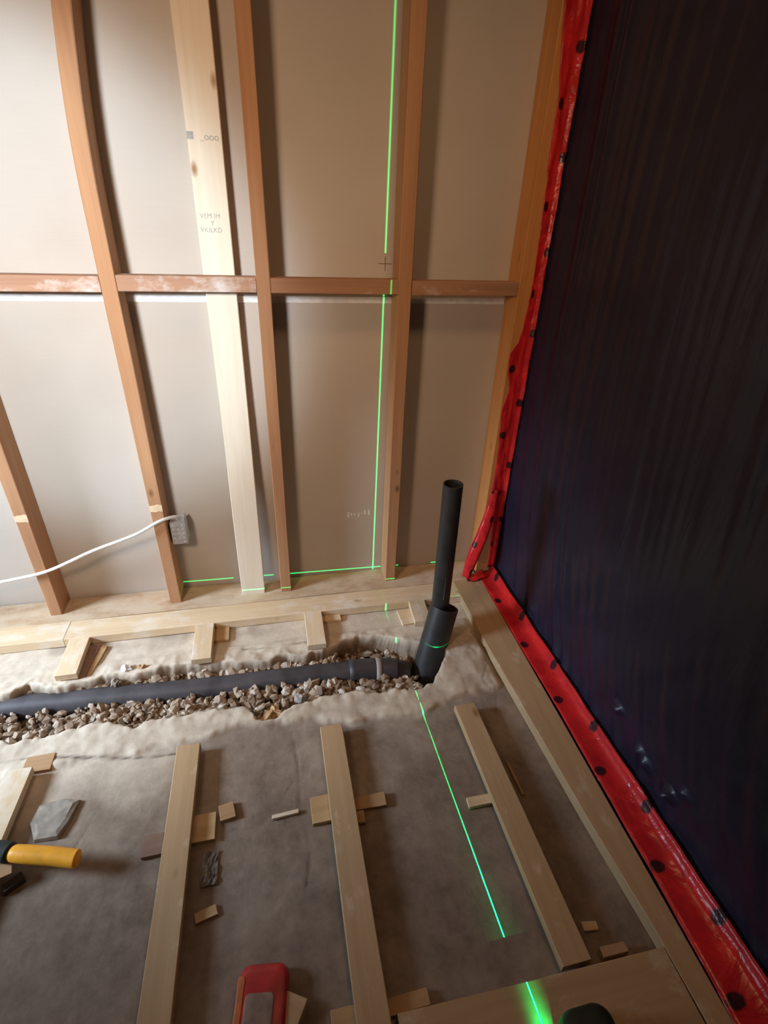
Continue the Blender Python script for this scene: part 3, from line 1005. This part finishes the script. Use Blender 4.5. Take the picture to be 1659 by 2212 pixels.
# below, the tape splits: a narrow stuck strip and a loose end that swings out to the left
rows = []
for z in np.linspace(0.402, 0.052, 30):
    xl = 0.279 + 0.004 * math.sin(z * 17)
    rows.append([(xl + (0.309 - xl) * q / 4, -D - 0.0052 - (0.010 if q == 4 else 0) - 0.0015 * noise.noise(Vector((q, z * 30, 1))), z) for q in range(5)])
o = ribbon('stuck_strip', rows, M_tape, ut); o['label'] = 'narrow strip still stuck to the corner'
rows = []
lp = smooth_path([(0.264, -0.0945, 0.415), (0.252, -0.106, 0.33), (0.226, -0.122, 0.235), (0.196, -0.135, 0.150), (0.185, -0.135, 0.095), (0.176, -0.132, 0.043)], 7)
for k, p in enumerate(lp):
    t = k / (len(lp) - 1)
    wv = 0.012 + 0.011 * math.sin(t * 2.9)
    dv = (lp[min(k + 1, len(lp) - 1)] - lp[max(k - 1, 0)]).normalized()
    tw = dv.cross(Vector((0.40, 0.75, -0.45))).normalized()
    if tw.x < 0: tw = -tw
    rows.append([tuple(p + tw * (wv * (q / 4 - 0.5) * 2) + Vector((0, -0.004 * math.sin(q * 0.8), 0))) for q in range(5)])
o = ribbon('loose_end', rows, M_tape, ut); o['label'] = 'loose twisted end of the tape'
rows = []
lp = smooth_path([(0.176, -0.140, 0.0415), (0.215, -0.136, 0.0425), (0.262, -0.120, 0.0440)], 6)
for k, p in enumerate(lp):
    rows.append([tuple(p + Vector((0, 0.024 * (q / 4 - 0.5) * 2, 0.002 * math.sin(k + q)))) for q in range(5)])
o = ribbon('corner_flap', rows, M_tape, ut); o['label'] = 'flap folded across the floor corner'

m_, nt_, b_ = nodes_of('clear_film')
nz_ = tex(nt_, 'ShaderNodeTexNoise', mapped(nt_, (1, 1, 1), rnd=False), Scale=30.0, Detail=3.0)
nt_.links.new(ramp(nt_, nz_.outputs[0], [(0.3, (0.50, 0.36, 0.28)), (0.7, (0.62, 0.48, 0.40))]).outputs[0], b_.inputs['Base Color'])
b_.inputs['Roughness'].default_value = 0.12
b_.inputs['Alpha'].default_value = 0.45
bump(nt_, b_, nz_.outputs[0], 0.5, 0.01)
bm = bmesh.new()
rr = []
for k in range(8):
    t = k / 7
    a = Vector((0.270, -0.0960, 0.36)).lerp(Vector((0.206, -0.134, 0.125)), t)
    b = Vector((0.276, -0.0955, 0.36)).lerp(Vector((0.276, -0.1000, 0.070)), t)
    rr.append([bm.verts.new(a.lerp(b, q / 4) + Vector((0, 0.003 * math.sin(q * 1.4 + k), 0))) for q in range(5)])
for q, r in zip(rr, rr[1:]):
    for k in range(4): bm.faces.new((q[k], r[k], r[k + 1], q[k + 1]))
o = link('clear_film', bm, m_, ut, True); o['label'] = 'clear wrinkled film between the two strips of tape'

# ------------------------------------------------------------------ tools and litter
ty = empty('yellow_tool', (-1.116, -0.952, 0.034))
tag(ty, 'yellow handled tool lying across the leftmost sleeper, at the left edge', 'tool')
bm = bmesh.new()
pth = smooth_path([(-1.182, -.921, .060), (-1.15, -.930, .060), (-1.09, -.945, .058), (-1.045, -.958, .056), (-1.036, -.960, .056)], 4)
tube_bm(bm, pth, [0.014, 0.0175, 0.018, 0.0185] + [0.019] * (len(pth) - 6) + [0.018, 0.014], 20)
for v in bm.verts:
    v.co -= Vector((-1.12, -0.94, 0.042))
    v.co.z = 0.0205 + (v.co.z - 0.0205) * 0.9
link('handle', bm, M_yel, ty, True)
bm = bmesh.new()
pth = smooth_path([(-1.40, -.865, .064), (-1.28, -.893, .062), (-1.20, -.915, .060), (-1.181, -.921, .060)], 4)
tube_bm(bm, pth, [0.013] + [0.0215] * (len(pth) - 2) + [0.017], 20)
for v in bm.verts:
    v.co -= Vector((-1.12, -0.94, 0.042)); v.co.z = 0.0205 + (v.co.z - 0.0205) * 0.85
link('grip', bm, M_grip, ty, True)
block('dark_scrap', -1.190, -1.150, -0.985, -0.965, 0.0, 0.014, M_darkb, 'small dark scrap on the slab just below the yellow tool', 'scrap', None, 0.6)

rp = empty('red_packet', (-0.648, -1.32, 0.0))
rp.rotation_euler = (0, 0, math.radians(-8))
tag(rp, 'red packet with a grey brown panel lying on the slab at the bottom edge', 'packet')


def pad(x0, x1, y0, y1, z0, z1, r, mat, name, parent):
    """rounded, softly crowned slab"""
    bm = bmesh.new()
    base = []
    for cx, cy, a0 in ((x1 - r, y1 - r, 0), (x0 + r, y1 - r, 90), (x0 + r, y0 + r, 180), (x1 - r, y0 + r, 270)):
        for k in range(7):
            a = math.radians(a0 + k * 15)
            base.append((cx + r * math.cos(a), cy + r * math.sin(a)))
    mx, my = (x0 + x1) / 2, (y0 + y1) / 2
    dz = z1 - z0
    rings = []
    for zz, k in ((0, .97), (dz * .25, 1), (dz * .65, 1), (dz * .9, .95), (dz, .85), (dz * 1.04, .5)):
        rings.append([bm.verts.new((mx + (x - mx) * k, my + (y - my) * k, z0 + zz + (0.0015 * noise.noise(Vector((x * 50, y * 50, zz * 99))) if zz > dz * .5 else 0))) for x, y in base])
    nb = len(base)
    for a, b in zip(rings, rings[1:]):
        for k in range(nb): bm.faces.new((a[k], a[(k + 1) % nb], b[(k + 1) % nb], b[k]))
    bm.faces.new(rings[0][::-1]); bm.faces.new(rings[-1])
    return link(name, bm, mat, parent, True)


pad(-0.046, 0.048, -0.12, 0.092, 0.0005, 0.028, 0.022, M_redp, 'pouch', rp)
pad(-0.047, -0.034, -0.115, 0.072, 0.0265, 0.0295, 0.004, M_orange, 'side_band', rp)
pad(-0.030, 0.024, -0.030, 0.045, 0.0275, 0.0310, 0.008, M_lab, 'panel', rp)
pad(-0.014, 0.006, -0.068, -0.040, 0.0275, 0.0310, 0.006, M_darkb, 'printed_mark', rp)

ll = empty('laser_level', (-0.079, -1.468, 0.034))
tag(ll, 'black rubber cased laser level standing on the front edge batten, at the bottom edge', 'laser level')
pad(-0.050, 0.048, -0.055, 0.045, 0.0005, 0.058, 0.030, M_rubber, 'housing', ll)
bm = bmesh.new()
box_bm(bm, -0.0535, -0.0505, -0.034, -0.012, 0.012, 0.050, 0.001)
link('lens_window', bm, M_hole, ll)
